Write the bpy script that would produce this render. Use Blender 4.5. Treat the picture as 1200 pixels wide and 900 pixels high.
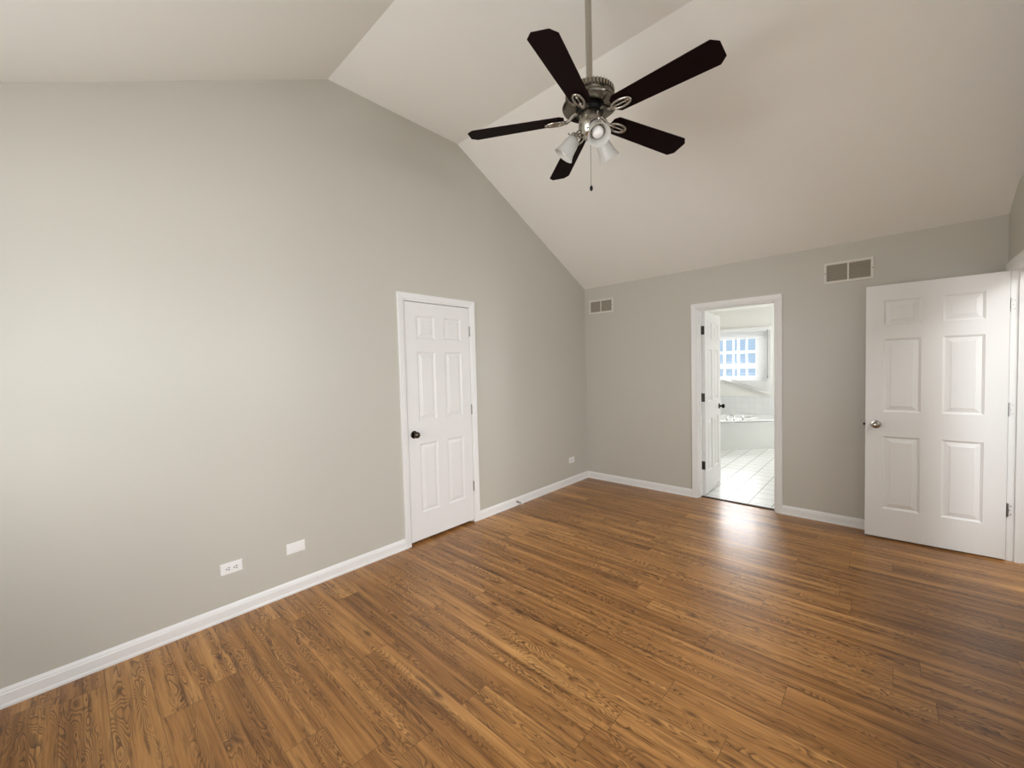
import bpy, bmesh, math, random
from mathutils import Vector, Matrix
PI = math.pi
for _o in list(bpy.data.objects):
    bpy.data.objects.remove(_o)
S = bpy.context.scene
COL = S.collection

# ------------------------------------------------------------------ camera
def make_camera():
    f_px, pitch, yaw, roll = 476.0528, -0.0370, 0.7458, -0.0252
    cp, sp, cy, sy = math.cos(pitch), math.sin(pitch), math.cos(yaw), math.sin(yaw)
    fwd = Vector((-sy * cp, cy * cp, sp))
    r0 = Vector((cy, sy, 0)); u0 = r0.cross(fwd)
    R = r0 * math.cos(roll) + u0 * math.sin(roll)
    U = -r0 * math.sin(roll) + u0 * math.cos(roll)
    cam = bpy.data.cameras.new('camera'); ob = bpy.data.objects.new('camera', cam); COL.objects.link(ob)
    M = Matrix((R, U, -fwd)).transposed().to_4x4()
    M.translation = Vector((2.8936, -4.5621, 1.4518))
    ob.matrix_world = M
    cam.sensor_fit = 'HORIZONTAL'; cam.sensor_width = 36.0
    cam.lens = f_px / 1200 * 36.0
    cam.clip_start = 0.02; cam.clip_end = 200
    S.camera = ob
make_camera()

# ------------------------------------------------------------------ light
S.view_settings.view_transform = 'Standard'
S.view_settings.look = 'None'
S.view_settings.gamma = 1.0
S.view_settings.use_curve_mapping = False
S.view_settings.exposure = -0.08
S.cycles.max_bounces = 10
S.cycles.diffuse_bounces = 7
S.cycles.glossy_bounces = 4
S.cycles.transparent_max_bounces = 12
S.cycles.sample_clamp_indirect = 6.0

W = bpy.data.worlds.new('world'); S.world = W; W.use_nodes = True
_bg = W.node_tree.nodes['Background']
_bg.inputs[0].default_value = (0.35, 0.48, 0.63, 1)
_bg.inputs[1].default_value = 1.45

def area(name, loc, target, sx, sy, power, col, spread=PI):
    l = bpy.data.lights.new(name, 'AREA'); l.shape = 'RECTANGLE'; l.size = sx; l.size_y = sy
    l.energy = power; l.color = col; l.spread = spread
    o = bpy.data.objects.new(name, l); COL.objects.link(o)
    o.location = loc
    o.rotation_euler = (Vector(target) - Vector(loc)).to_track_quat('-Z', 'Y').to_euler()
    return o
# daylight through the windows (each lamp stands just outside its window opening), then an added hall fill
area('bedroom_window_daylight', (5.10, -4.45, 1.90), (0.0, -4.25, 0.55), 1.8, 1.50, 124, (0.98, 0.995, 1.015))
area('bedroom_side_window_daylight', (4.90, -2.60, 2.00), (0.0, -2.45, 0.20), 1.4, 1.40, 140, (0.98, 0.995, 1.015))
area('front_window_daylight', (1.50, -6.10, 1.10), (1.7, 0.0, 3.0), 2.3, 1.60, 120, (1.0, 0.99, 0.97))
area('bath_window_daylight', (0.20, 8.0, 4.20), (0.75, 4.02, 1.60), 7.0, 3.0, 4300, (0.97, 0.985, 1.0))
area('bath_side_window_daylight', (3.78, 2.70, 1.50), (0.0, 2.5, 1.4), 1.2, 1.4, 76, (0.99, 1.0, 0.98))
area('hall_fill_light', (4.25, -0.95, 2.432), (4.25, -0.95, 0.0), 0.5, 0.5, 20, (0.96, 0.985, 1.0))  # added unseen lamp under the hall ceiling, brightens the open door
# ------------------------------------------------------------------ materials
def new_mat(name):
    m = bpy.data.materials.new(name); m.use_nodes = True
    return m, m.node_tree, m.node_tree.nodes['Principled BSDF']

def plain(name, col, rough=0.5, metal=0.0, noise=0.0, nscale=30, bump=0.0, bscale=200, ior=1.45, stretch=None):
    m, nt, b = new_mat(name)
    b.inputs['Roughness'].default_value = rough
    b.inputs['Metallic'].default_value = metal
    b.inputs['IOR'].default_value = ior
    N, L = nt.nodes, nt.links
    tc = N.new('ShaderNodeTexCoord'); mp = N.new('ShaderNodeMapping')
    L.new(tc.outputs['Object'], mp.inputs[0])
    if stretch: mp.inputs['Scale'].default_value = stretch
    nz = N.new('ShaderNodeTexNoise'); nz.inputs['Scale'].default_value = nscale; nz.inputs['Detail'].default_value = 4
    L.new(mp.outputs[0], nz.inputs['Vector'])
    mx = N.new('ShaderNodeMix'); mx.data_type = 'RGBA'
    mx.inputs[6].default_value = (*[max(0, c * (1 - noise)) for c in col], 1)
    mx.inputs[7].default_value = (*[min(1, c * (1 + noise)) for c in col], 1)
    L.new(nz.outputs[0], mx.inputs[0]); L.new(mx.outputs[2], b.inputs['Base Color'])
    if bump:
        n2 = N.new('ShaderNodeTexNoise'); n2.inputs['Scale'].default_value = bscale; n2.inputs['Detail'].default_value = 3
        L.new(mp.outputs[0], n2.inputs['Vector'])
        bp = N.new('ShaderNodeBump'); bp.inputs['Strength'].default_value = bump; bp.inputs['Distance'].default_value = 0.002
        L.new(n2.outputs[0], bp.inputs['Height']); L.new(bp.outputs[0], b.inputs['Normal'])
    return m

M_WALL = plain('greige_wall_paint', (0.55, 0.53, 0.468), 0.38, noise=0.012, nscale=3, bump=0.12, bscale=160)
M_CEIL = plain('ceiling_paint', (0.87, 0.86, 0.81), 0.8, noise=0.01, nscale=4, bump=0.25, bscale=130)
M_TRIM = plain('white_trim_paint', (0.82, 0.815, 0.80), 0.35, noise=0.008, nscale=8)
M_DOOR = plain('white_door_paint', (0.80, 0.79, 0.775), 0.38, noise=0.008, nscale=8, bump=0.05, bscale=220, stretch=(4, 4, 0.6))
M_BATHWALL = plain('bathroom_wall_paint', (0.82, 0.81, 0.78), 0.55, noise=0.01, nscale=3)
M_BLADE = plain('espresso_blade_wood', (0.0065, 0.0013, 0.0012), 0.7, ior=1.2, noise=0.4, nscale=10, stretch=(1, 14, 14))
M_NICKEL = plain('brushed_nickel', (0.47, 0.44, 0.39), 0.27, 1.0, noise=0.12, nscale=40, stretch=(1, 1, 8))
M_PEWTER = plain('antique_pewter', (0.25, 0.225, 0.19), 0.26, 1.0, noise=0.15, nscale=40)
M_BLACK = plain('black_metal', (0.012, 0.011, 0.010), 0.35, 0.6, noise=0.2)
M_BRONZE = plain('dark_bronze_knob', (0.10, 0.085, 0.068), 0.22, 1.0, noise=0.2)
M_KNOB = plain('satin_nickel_knob', (0.42, 0.39, 0.35), 0.16, 1.0, noise=0.1)
M_HINGE = plain('hinge_steel', (0.30, 0.28, 0.25), 0.35, 1.0, noise=0.15)
M_HINGE_DARK = plain('hinge_dark_bronze', (0.06, 0.052, 0.045), 0.4, 0.8, noise=0.2)
M_HINGE_PALE = plain('hinge_paint_speckled', (0.62, 0.60, 0.57), 0.35, 0.7, noise=0.25, nscale=60)
M_PLATE = plain('white_outlet_plastic', (0.86, 0.855, 0.84), 0.3, noise=0.005)
M_SLOT = plain('outlet_slot_dark', (0.02, 0.018, 0.016), 0.6)
M_VENT = plain('vent_enamel', (0.72, 0.69, 0.62), 0.4, noise=0.01)
M_LOUVER = plain('vent_louver_enamel', (0.40, 0.36, 0.29), 0.5, noise=0.02)
M_DUCT = plain('duct_dark', (0.05, 0.045, 0.04), 0.8)
M_TUB = plain('white_acrylic', (0.86, 0.86, 0.85), 0.12, noise=0.005)
M_SKIRT = plain('pale_tub_skirt', (0.62, 0.625, 0.60), 0.3, noise=0.01)
M_CHROME = plain('chrome', (0.75, 0.75, 0.76), 0.08, 1.0, noise=0.02)
M_BLIND = plain('white_blind_slat', (0.86, 0.86, 0.86), 0.4, noise=0.005)
M_VINYL = plain('white_window_vinyl', (0.85, 0.85, 0.85), 0.35, noise=0.005)
M_THRESH = plain('threshold_walnut', (0.045, 0.025, 0.013), 0.6, noise=0.3, nscale=12, stretch=(1, 12, 1))
M_SPRING = plain('spring_steel', (0.33, 0.31, 0.28), 0.3, 1.0, noise=0.1)
M_RUBBER = plain('white_rubber_tip', (0.75, 0.74, 0.70), 0.6)

def frosted():
    m, nt, b = new_mat('frosted_glass')
    N, L = nt.nodes, nt.links
    b.inputs['Base Color'].default_value = (0.80, 0.79, 0.76, 1); b.inputs['Roughness'].default_value = 0.35
    tr = N.new('ShaderNodeBsdfTranslucent'); tr.inputs[0].default_value = (0.70, 0.69, 0.64, 1)
    nz = N.new('ShaderNodeTexNoise'); nz.inputs['Scale'].default_value = 18; nz.inputs['Detail'].default_value = 5
    mr = N.new('ShaderNodeMapRange'); mr.inputs[3].default_value = 0.25; mr.inputs[4].default_value = 0.5
    L.new(nz.outputs[0], mr.inputs[0])
    mx = N.new('ShaderNodeMixShader'); L.new(mr.outputs[0], mx.inputs[0])
    L.new(b.outputs[0], mx.inputs[1]); L.new(tr.outputs[0], mx.inputs[2])
    L.new(mx.outputs[0], N['Material Output'].inputs[0])
    return m
M_FROST = frosted()

def slat_mat():
    m, nt, b = new_mat('white_blind_slat')
    N, L = nt.nodes, nt.links
    b.inputs['Base Color'].default_value = (0.86, 0.86, 0.86, 1); b.inputs['Roughness'].default_value = 0.4
    tr = N.new('ShaderNodeBsdfTranslucent'); tr.inputs[0].default_value = (0.85, 0.85, 0.85, 1)
    mx = N.new('ShaderNodeMixShader'); mx.inputs[0].default_value = 0.03
    L.new(b.outputs[0], mx.inputs[1]); L.new(tr.outputs[0], mx.inputs[2]); L.new(mx.outputs[0], N['Material Output'].inputs[0])
    return m
M_BLIND = slat_mat()

def glass():
    m, nt, b = new_mat('window_glass')
    N, L = nt.nodes, nt.links
    tr = N.new('ShaderNodeBsdfTransparent'); gl = N.new('ShaderNodeBsdfGlossy'); gl.inputs['Roughness'].default_value = 0.02
    fr = N.new('ShaderNodeFresnel'); fr.inputs[0].default_value = 1.45
    mx = N.new('ShaderNodeMixShader'); ge = N.new('ShaderNodeNewGeometry'); mu = N.new('ShaderNodeMath'); mu.operation = 'MULTIPLY'
    inv = N.new('ShaderNodeMath'); inv.operation = 'SUBTRACT'; inv.inputs[0].default_value = 1.0
    L.new(ge.outputs['Backfacing'], inv.inputs[1]); L.new(fr.outputs[0], mu.inputs[0]); L.new(inv.outputs[0], mu.inputs[1])
    L.new(mu.outputs[0], mx.inputs[0]); L.new(tr.outputs[0], mx.inputs[1]); L.new(gl.outputs[0], mx.inputs[2])
    L.new(mx.outputs[0], N['Material Output'].inputs[0])
    return m
M_GLASS = glass()

class NT:
    """small helper to write node maths"""
    def __init__(s, nt): s.N, s.L = nt.nodes, nt.links
    def m(s, op, a, b=None, c=None):
        n = s.N.new('ShaderNodeMath'); n.operation = op
        for i, v in enumerate((a, b, c)):
            if v is None: continue
            if isinstance(v, (int, float)): n.inputs[i].default_value = v
            else: s.L.new(v, n.inputs[i])
        return n.outputs[0]
    def xyz(s, x, y, z=0.0):
        n = s.N.new('ShaderNodeCombineXYZ')
        for i, v in enumerate((x, y, z)):
            if isinstance(v, (int, float)): n.inputs[i].default_value = v
            else: s.L.new(v, n.inputs[i])
        return n.outputs[0]
    def white(s, vec):
        n = s.N.new('ShaderNodeTexWhiteNoise'); n.noise_dimensions = '3D'; s.L.new(vec, n.inputs['Vector']); return n.outputs['Value']
    def noise(s, vec, scale=1.0, detail=2.0, rough=0.5, dist=0.0):
        n = s.N.new('ShaderNodeTexNoise'); s.L.new(vec, n.inputs['Vector'])
        n.inputs['Scale'].default_value = scale; n.inputs['Detail'].default_value = detail
        n.inputs['Roughness'].default_value = rough; n.inputs['Distortion'].default_value = dist
        return n.outputs[0]
    def ramp(s, fac, stops):
        n = s.N.new('ShaderNodeValToRGB'); s.L.new(fac, n.inputs[0]); e = n.color_ramp.elements
        while len(e) < len(stops): e.new(0.5)
        for i, (p, c) in enumerate(stops):
            e[i].position = p; e[i].color = (*c, 1) if len(c) == 3 else c
        return n.outputs[0]
    def rng(s, v, a, b, c, d):
        n = s.N.new('ShaderNodeMapRange'); s.L.new(v, n.inputs[0])
        for i, x in enumerate((a, b, c, d)): n.inputs[i + 1].default_value = x
        return n.outputs[0]
    def mix(s, fac, a, b, mode='MIX'):
        n = s.N.new('ShaderNodeMix'); n.data_type = 'RGBA'; n.blend_type = mode
        for k, v in ((0, fac), (6, a), (7, b)):
            if isinstance(v, (int, float)): n.inputs[k].default_value = v
            elif isinstance(v, tuple): n.inputs[k].default_value = (*v, 1)
            else: s.L.new(v, n.inputs[k])
        return n.outputs[2]

def wood_floor():
    m, nt, b = new_mat('oak_plank_floor'); T = NT(nt)
    tc = nt.nodes.new('ShaderNodeTexCoord'); sep = nt.nodes.new('ShaderNodeSeparateXYZ'); nt.links.new(tc.outputs['Object'], sep.inputs[0])
    x, y = sep.outputs[0], sep.outputs[1]
    w, Ln = 0.148, 1.22
    v = T.m('DIVIDE', T.m('ADD', y, 0.076), w); row = T.m('FLOOR', v); fv = T.m('FRACT', v)
    off = T.white(T.xyz(row, 3.7, 1.1))
    u = T.m('ADD', T.m('DIVIDE', x, Ln), T.m('MULTIPLY', off, 9.0)); col = T.m('FLOOR', u); fu = T.m('FRACT', u)
    pid = T.white(T.xyz(row, col, 5.0)); pid2 = T.white(T.xyz(row, col, 9.0))
    half = T.m('FLOOR', T.m('MULTIPLY', v, 2.0))
    sid = T.white(T.xyz(half, col, 2.0))
    # plank-local coordinates, shifted for every plank
    gx = T.m('ADD', x, T.m('MULTIPLY', pid, 53.0)); gy = T.m('ADD', y, T.m('MULTIPLY', pid2, 31.0))
    # soft long streaks
    st = T.noise(T.xyz(T.m('MULTIPLY', gx, 0.9), T.m('MULTIPLY', gy, 26.0)), 1.0, 5.0, 0.55)
    fine = T.noise(T.xyz(T.m('MULTIPLY', gx, 5.0), T.m('MULTIPLY', gy, 150.0)), 1.0, 3.0, 0.6)
    tone = T.m('ADD', T.m('ADD', T.m('MULTIPLY', pid, 0.12), T.m('MULTIPLY', sid, 0.20)), T.m('MULTIPLY', st, 0.90))
    tone = T.m('SUBTRACT', T.m('ADD', tone, T.m('MULTIPLY', T.m('SUBTRACT', fine, 0.5), 0.45)), 0.04)
    colr = T.ramp(tone, [(0.28, (0.155, 0.063, 0.017)), (0.50, (0.335, 0.152, 0.044)), (0.68, (0.475, 0.232, 0.073)), (0.90, (0.65, 0.350, 0.120))])
    # cathedral grain: contour lines of a stretched field, in patches
    fld = T.noise(T.xyz(T.m('MULTIPLY', gx, 2.4), T.m('MULTIPLY', gy, 13.0), 4.0), 1.0, 2.0, 0.45, 0.35)
    ring = T.m('FRACT', T.m('MULTIPLY', fld, 26.0))
    line = T.rng(ring, 0.0, 0.6, 1.0, 0.0)
    patch = T.noise(T.xyz(T.m('MULTIPLY', gx, 1.3), T.m('MULTIPLY', gy, 15.0), 11.0), 1.0, 1.0)
    patch = T.rng(patch, 0.42, 0.56, 0.0, 1.0)
    lf = T.m('MULTIPLY', T.m('MULTIPLY', line, patch), 0.85)
    colr = T.mix(lf, colr, (0.070, 0.028, 0.010))
    # dark grain flecks
    fl = T.noise(T.xyz(T.m('MULTIPLY', gx, 3.2), T.m('MULTIPLY', gy, 48.0), 7.0), 1.0, 3.0, 0.55)
    colr = T.mix(T.rng(fl, 0.56, 0.68, 0.0, 0.65), colr, (0.10, 0.044, 0.017))
    # knots
    vo = nt.nodes.new('ShaderNodeTexVoronoi'); vo.inputs['Scale'].default_value = 1.0
    nt.links.new(T.xyz(T.m('MULTIPLY', gx, 3.2), T.m('MULTIPLY', gy, 9.0)), vo.inputs['Vector'])
    kn = T.rng(vo.outputs['Distance'], 0.03, 0.17, 1.0, 0.0)
    ks = nt.nodes.new('ShaderNodeSeparateColor'); nt.links.new(vo.outputs['Color'], ks.inputs[0])
    kn = T.m('MULTIPLY', kn, T.m('GREATER_THAN', ks.outputs[0], 0.35))
    colr = T.mix(T.m('MULTIPLY', kn, 0.8), colr, (0.060, 0.024, 0.010))
    # seams
    sv = T.m('MINIMUM', fv, T.m('SUBTRACT', 1.0, fv)); su = T.m('MINIMUM', fu, T.m('SUBTRACT', 1.0, fu))
    seam = T.m('MAXIMUM', T.rng(sv, 0.003, 0.012, 1.0, 0.0), T.rng(su, 0.0006, 0.0018, 1.0, 0.0))
    colr = T.mix(T.m('MULTIPLY', seam, 0.5), colr, (0.05, 0.024, 0.011))
    nt.links.new(colr, b.inputs['Base Color'])
    rg = T.rng(st, 0.2, 0.8, 0.27, 0.33)
    nt.links.new(rg, b.inputs['Roughness'])
    b.inputs['IOR'].default_value = 1.43
    bp = nt.nodes.new('ShaderNodeBump'); bp.inputs['Strength'].default_value = 0.04; bp.inputs['Distance'].default_value = 0.001
    h = T.m('SUBTRACT', fine, T.m('MULTIPLY', seam, 1.5))
    nt.links.new(h, bp.inputs['Height']); nt.links.new(bp.outputs[0], b.inputs['Normal'])
    return m
M_FLOOR = wood_floor()

def tile_mat(name, sx, sy, ox, oy, axes, colr, grout, gw, rough):
    m, nt, b = new_mat(name); T = NT(nt)
    tc = nt.nodes.new('ShaderNodeTexCoord'); sep = nt.nodes.new('ShaderNodeSeparateXYZ'); nt.links.new(tc.outputs['Object'], sep.inputs[0])
    a, c = sep.outputs[axes[0]], sep.outputs[axes[1]]
    u = T.m('DIVIDE', T.m('SUBTRACT', a, ox), sx); v = T.m('DIVIDE', T.m('SUBTRACT', c, oy), sy)
    fu, fv = T.m('FRACT', u), T.m('FRACT', v)
    du = T.m('MULTIPLY', T.m('MINIMUM', fu, T.m('SUBTRACT', 1.0, fu)), sx); dv = T.m('MULTIPLY', T.m('MINIMUM', fv, T.m('SUBTRACT', 1.0, fv)), sy)
    d = T.m('MINIMUM', du, dv)
    g = T.rng(d, gw * 0.6, gw, 1.0, 0.0)
    rid = T.white(T.xyz(T.m('FLOOR', u), T.m('FLOOR', v), 1.0))
    base = T.mix(T.m('MULTIPLY', rid, 0.25), colr, tuple(k * 0.86 for k in colr))
    nt.links.new(T.mix(g, base, grout), b.inputs['Base Color'])
    b.inputs['Roughness'].default_value = rough
    bp = nt.nodes.new('ShaderNodeBump'); bp.inputs['Strength'].default_value = 0.4; bp.inputs['Distance'].default_value = 0.003
    nt.links.new(T.m('SUBTRACT', 1.0, g), bp.inputs['Height']); nt.links.new(bp.outputs[0], b.inputs['Normal'])
    return m
M_TILE = tile_mat('white_floor_tile', 0.2075, 0.2, 1.641, 0.17, (0, 1), (0.80, 0.80, 0.78), (0.22, 0.20, 0.18), 0.0045, 0.3)
M_SPLASH = tile_mat('white_wall_tile', 0.11, 0.11, 0.0, 0.485, (0, 2), (0.78, 0.79, 0.79), (0.62, 0.63, 0.63), 0.002, 0.2)
M_SPLASH_SIDE = tile_mat('white_side_wall_tile', 0.11, 0.11, 0.0, 0.485, (1, 2), (0.78, 0.79, 0.79), (0.62, 0.63, 0.63), 0.002, 0.2)

# ------------------------------------------------------------------ mesh helpers
def link(name, bm, mat, parent=None, smooth=False, bevel=0.0, segs=2, auto=None):
    bmesh.ops.remove_doubles(bm, verts=bm.verts, dist=1e-6)
    bmesh.ops.recalc_face_normals(bm, faces=bm.faces)
    me = bpy.data.meshes.new(name); bm.to_mesh(me); bm.free()
    me.materials.append(mat)
    o = bpy.data.objects.new(name, me); COL.objects.link(o)
    if smooth:
        for p in me.polygons: p.use_smooth = True
        if auto:
            me.set_sharp_from_angle(angle=auto)
    if bevel:
        md = o.modifiers.new('bevel', 'BEVEL'); md.width = bevel; md.segments = segs; md.limit_method = 'ANGLE'; md.angle_limit = 0.6
    if parent: o.parent = parent
    return o

def thing(name, label, cat, loc=(0, 0, 0), rot=(0, 0, 0), group=None, kind=None):
    o = bpy.data.objects.new(name, None); COL.objects.link(o); o.empty_display_size = 0.1
    o.location = loc; o.rotation_euler = rot
    return tag(o, label, cat, group, kind)

def tag(o, label, cat, group=None, kind=None):
    o['label'] = label; o['category'] = cat
    if group: o['group'] = group
    if kind: o['kind'] = kind
    return o

def struct(o, label, cat): return tag(o, label, cat, None, 'structure')

def box(bm, x0, x1, y0, y1, z0, z1):
    vs = [bm.verts.new(p) for p in ((x0, y0, z0), (x1, y0, z0), (x1, y1, z0), (x0, y1, z0), (x0, y0, z1), (x1, y0, z1), (x1, y1, z1), (x0, y1, z1))]
    for q in ((0, 3, 2, 1), (4, 5, 6, 7), (0, 1, 5, 4), (1, 2, 6, 5), (2, 3, 7, 6), (3, 0, 4, 7)): bm.faces.new([vs[i] for i in q])

def prism(bm, pts, vec):
    """closed polygon pts (3D) extruded by vec"""
    vec = Vector(vec)
    a = [bm.verts.new(p) for p in pts]; c = [bm.verts.new(Vector(p) + vec) for p in pts]
    bm.faces.new(a); bm.faces.new(list(reversed(c)))
    n = len(pts)
    for i in range(n): bm.faces.new((a[i], a[(i + 1) % n], c[(i + 1) % n], c[i]))

def rings(bm, rs, closed=True, cap0=True, cap1=True):
    prev = None; first = None
    for r in rs:
        vs = [bm.verts.new(p) for p in r]
        if prev:
            n = len(vs)
            for i in range(n if closed else n - 1): bm.faces.new((prev[i], prev[(i + 1) % n], vs[(i + 1) % n], vs[i]))
        else: first = vs
        prev = vs
    if cap0: bm.faces.new(list(reversed(first)))
    if cap1: bm.faces.new(prev)

def lathe(bm, prof, origin=(0, 0, 0), axis=(0, 0, 1), n=32, cap0=True, cap1=True, mod=None):
    """prof: list of (radius, distance along axis)"""
    ax = Vector(axis).normalized(); q = Vector((0, 0, 1)).rotation_difference(ax); o = Vector(origin)
    rs = []
    for j, (r, h) in enumerate(prof):
        ring = []
        for i in range(n):
            a = 2 * PI * i / n; rr = r * (mod(j, a) if mod else 1)
            ring.append(o + q @ Vector((rr * math.cos(a), rr * math.sin(a), h)))
        rs.append(ring)
    rings(bm, rs, True, cap0, cap1)

def tube(bm, pts, rad, n=10, closed=False):
    pts = [Vector(p) for p in pts]; rs = []
    m = len(pts); up = None
    for i, p in enumerate(pts):
        a = pts[(i - 1) % m] if (closed or i > 0) else p
        c = pts[(i + 1) % m] if (closed or i < m - 1) else p
        t = (c - a).normalized()
        if up is None:
            up = t.orthogonal().normalized()
        up = (up - t * up.dot(t)).normalized(); s = t.cross(up)
        r = rad[i] if isinstance(rad, (list, tuple)) else rad
        rs.append([p + (up * math.cos(2 * PI * k / n) + s * math.sin(2 * PI * k / n)) * r for k in range(n)])
    if closed:
        vs = [[bm.verts.new(q) for q in r] for r in rs]
        for i in range(m):
            A, B = vs[i], vs[(i + 1) % m]
            for k in range(n): bm.faces.new((A[k], A[(k + 1) % n], B[(k + 1) % n], B[k]))
    else: rings(bm, rs)

# ------------------------------------------------------------------ room shell
RW, YF = 3.5245, -5.34          # right wall, front wall
H0, HF = 2.461, 3.512           # eave and flat ceiling heights
Y1, Y2 = -2.083, -3.254
T = 0.115
def ceil_z(y):
    if y >= Y1: return H0 + (HF - H0) * (-y) / (-Y1)
    if y >= Y2: return HF
    return HF - (HF - H0) * (Y2 - y) / (Y2 - YF)

def wall_strips(name, s_cuts, top, place, holes, mat, zb=0.0):
    """wall between s cuts, with rectangular holes; place(s, z, d) -> point, d = 0 room face, 1 back face"""
    bm = bmesh.new()
    ss = sorted(set(s_cuts) | {h[0] for h in holes} | {h[1] for h in holes})
    for s0, s1 in zip(ss[:-1], ss[1:]):
        segs = []; z = [zb]
        hs = sorted([h for h in holes if h[0] <= s0 + 1e-6 and h[1] >= s1 - 1e-6], key=lambda h: h[2])
        lo = zb
        for h in hs:
            if h[2] > lo + 1e-6: segs.append((lo, lo, h[2], h[2]))
            lo = h[3]
        segs.append((lo, lo, top(s0, 1), top(s1, -1)))
        for a0, a1, b0, b1 in segs:
            q = [(s0, a0), (s1, a1), (s1, b1), (s0, b0)]
            v = [bm.verts.new(place(s, z, 0)) for s, z in q]; w = [bm.verts.new(place(s, z, 1)) for s, z in q]
            bm.faces.new(v); bm.faces.new(list(reversed(w)))
            for i in range(4): bm.faces.new((v[i], v[(i + 1) % 4], w[(i + 1) % 4], w[i]))
    return link(name, bm, mat)

# door openings
LD = (-2.711, -2.002, 2.038)     # closet door in the left wall: y0, y1, top
BD = (1.395, 2.108, 2.038)       # bathroom doorway in the back wall: x0, x1, top
RD = (-0.860, -0.100, 2.050)     # hall doorway in the right wall
RWIN = (-5.05, -3.55, 0.78, 2.22)
RWIN2 = (-2.97, -1.77, 0.78, 2.22)
FWIN = (0.45, 2.45, 0.78, 2.22)
BWIN = (0.22, 1.30, 1.125, 2.085)
BSWIN = (2.1, 3.3, 0.8, 2.2)

BXR, BYB, BH = 3.60, 4.02, 2.461
struct(wall_strips('wall_left', [YF - T, YF, Y2, Y1, 0.0], lambda s, d: ceil_z(max(s, YF)), lambda s, z, d: (-T * d, s, z),
       [(LD[0], LD[1], 0, LD[2])], M_WALL), 'tall greige gable wall on the left with a white closet door', 'wall')
struct(wall_strips('wall_back', [-T, RW + T], lambda s, d: H0, lambda s, z, d: (s, T * d, z), [(BD[0], BD[1], 0, BD[2])], M_WALL),
       'greige wall at the back with the bathroom doorway', 'wall')
LEDGE = 2.60; YL = -0.29; YN = -2.6
def rtop(s, d):
    if s > YL - 1e-6 and not (abs(s - YL) < 1e-6 and d < 0): return ceil_z(s)
    if YN + 1e-6 < s or (abs(s - YN) < 1e-6 and d > 0): return LEDGE
    return ceil_z(max(s, YF))
struct(wall_strips('wall_right', [YF - T, YF, Y2, YN, YL, 0.0], rtop, lambda s, z, d: (RW + T * d, s, z),
       [(RD[0], RD[1], 0, RD[2]), RWIN, RWIN2], M_WALL), 'greige wall on the right with the hall doorway', 'wall')
struct(wall_strips('wall_front', [-T, RW + T], lambda s, d: H0 + 0.02, lambda s, z, d: (s, YF - T * d, z), [FWIN], M_WALL),
       'greige wall behind the viewer', 'wall')
# plant-shelf recess above the hall
bm = bmesh.new()
XN = RW + 0.75
prism(bm, [(XN, YL - 0.0, LEDGE - 0.1), (XN, YN, LEDGE - 0.1), (XN, YN, HF), (XN, Y1, HF), (XN, YL, ceil_z(YL) + 0.01)], (0.1, 0, 0))
box(bm, RW + T, XN, YN, YL, LEDGE - 0.1, LEDGE)
prism(bm, [(RW + T, YN, LEDGE), (XN, YN, LEDGE), (XN, YN, HF), (RW + T, YN, HF)], (0, -0.1, 0))
struct(link('wall_recess', bm, M_WALL), 'greige plant shelf recess above the hall doorway wall', 'wall')

bm = bmesh.new()
xs = (-T, RW + 0.85)
prof = [(T, H0 - 0.02), (0.0, H0), (Y1, HF), (Y2, HF), (YF, H0), (YF - T, H0 - 0.02)]
prof2 = [(y, z + 0.1) for y, z in reversed(prof)]
prism(bm, [(xs[0], y, z) for y, z in prof + prof2], (xs[1] - xs[0], 0, 0))
struct(link('ceiling', bm, M_CEIL), 'white vaulted ceiling with two slopes and a flat middle band', 'ceiling')

bm = bmesh.new(); box(bm, -0.05, 5.1, YF - T, 0.062, -0.08, 0.0)
struct(link('floor', bm, M_FLOOR), 'brown oak plank floor of the bedroom', 'floor')

# bathroom shell
bm = bmesh.new(); box(bm, -T, BXR + T, 0.062, BYB + T, -0.08, 0.004)
struct(link('floor_bathroom', bm, M_TILE), 'white square tile floor of the bathroom', 'floor')
struct(wall_strips('wall_bathroom_far', [-T, BXR + T], lambda s, d: BH, lambda s, z, d: (s, BYB + T * d, z), [BWIN], M_BATHWALL),
       'far bathroom wall with the window above the tub', 'wall')
struct(wall_strips('wall_bathroom_left', [T, BYB], lambda s, d: BH, lambda s, z, d: (-T * d, s, z), [], M_BATHWALL), 'left bathroom wall beside the tub', 'wall')
struct(wall_strips('wall_bathroom_right', [T, BYB], lambda s, d: BH, lambda s, z, d: (BXR + T * d, s, z), [BSWIN], M_BATHWALL), 'right bathroom wall with a window', 'wall')
bm = bmesh.new(); box(bm, -T, BXR + T, T, BYB + T, BH, BH + 0.1)
struct(link('ceiling_bathroom', bm, M_CEIL), 'flat white bathroom ceiling', 'ceiling')

# hall shell beyond the right-hand doorway
HX, HY0, HY1 = 4.95, -1.45, 0.9
bm = bmesh.new(); box(bm, HX, HX + T, HY0 - T, HY1 + T, 0, 2.44)
struct(link('wall_hall_far', bm, M_WALL), 'greige hall wall opposite the doorway', 'wall')
bm = bmesh.new(); box(bm, RW + T, HX, HY1, HY1 + T, 0, 2.44)
struct(link('wall_hall_end', bm, M_WALL), 'greige wall closing the hall', 'wall')
struct(wall_strips('wall_hall_window', [RW + T, HX], lambda s, d: 2.44, lambda s, z, d: (s, HY0 - T * d, z), [(3.74, 4.22, 0.65, 1.95)], M_WALL),
       'greige hall wall with a window', 'wall')
bm = bmesh.new(); box(bm, RW + T, RW + T + 0.02, T, HY1, 0, 2.44)
struct(link('wall_hall_near', bm, M_WALL), 'greige hall wall backing onto the bathroom', 'wall')
bm = bmesh.new(); box(bm, RW + T, HX + T, HY0 - T, HY1 + T, 2.44, 2.49)
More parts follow.
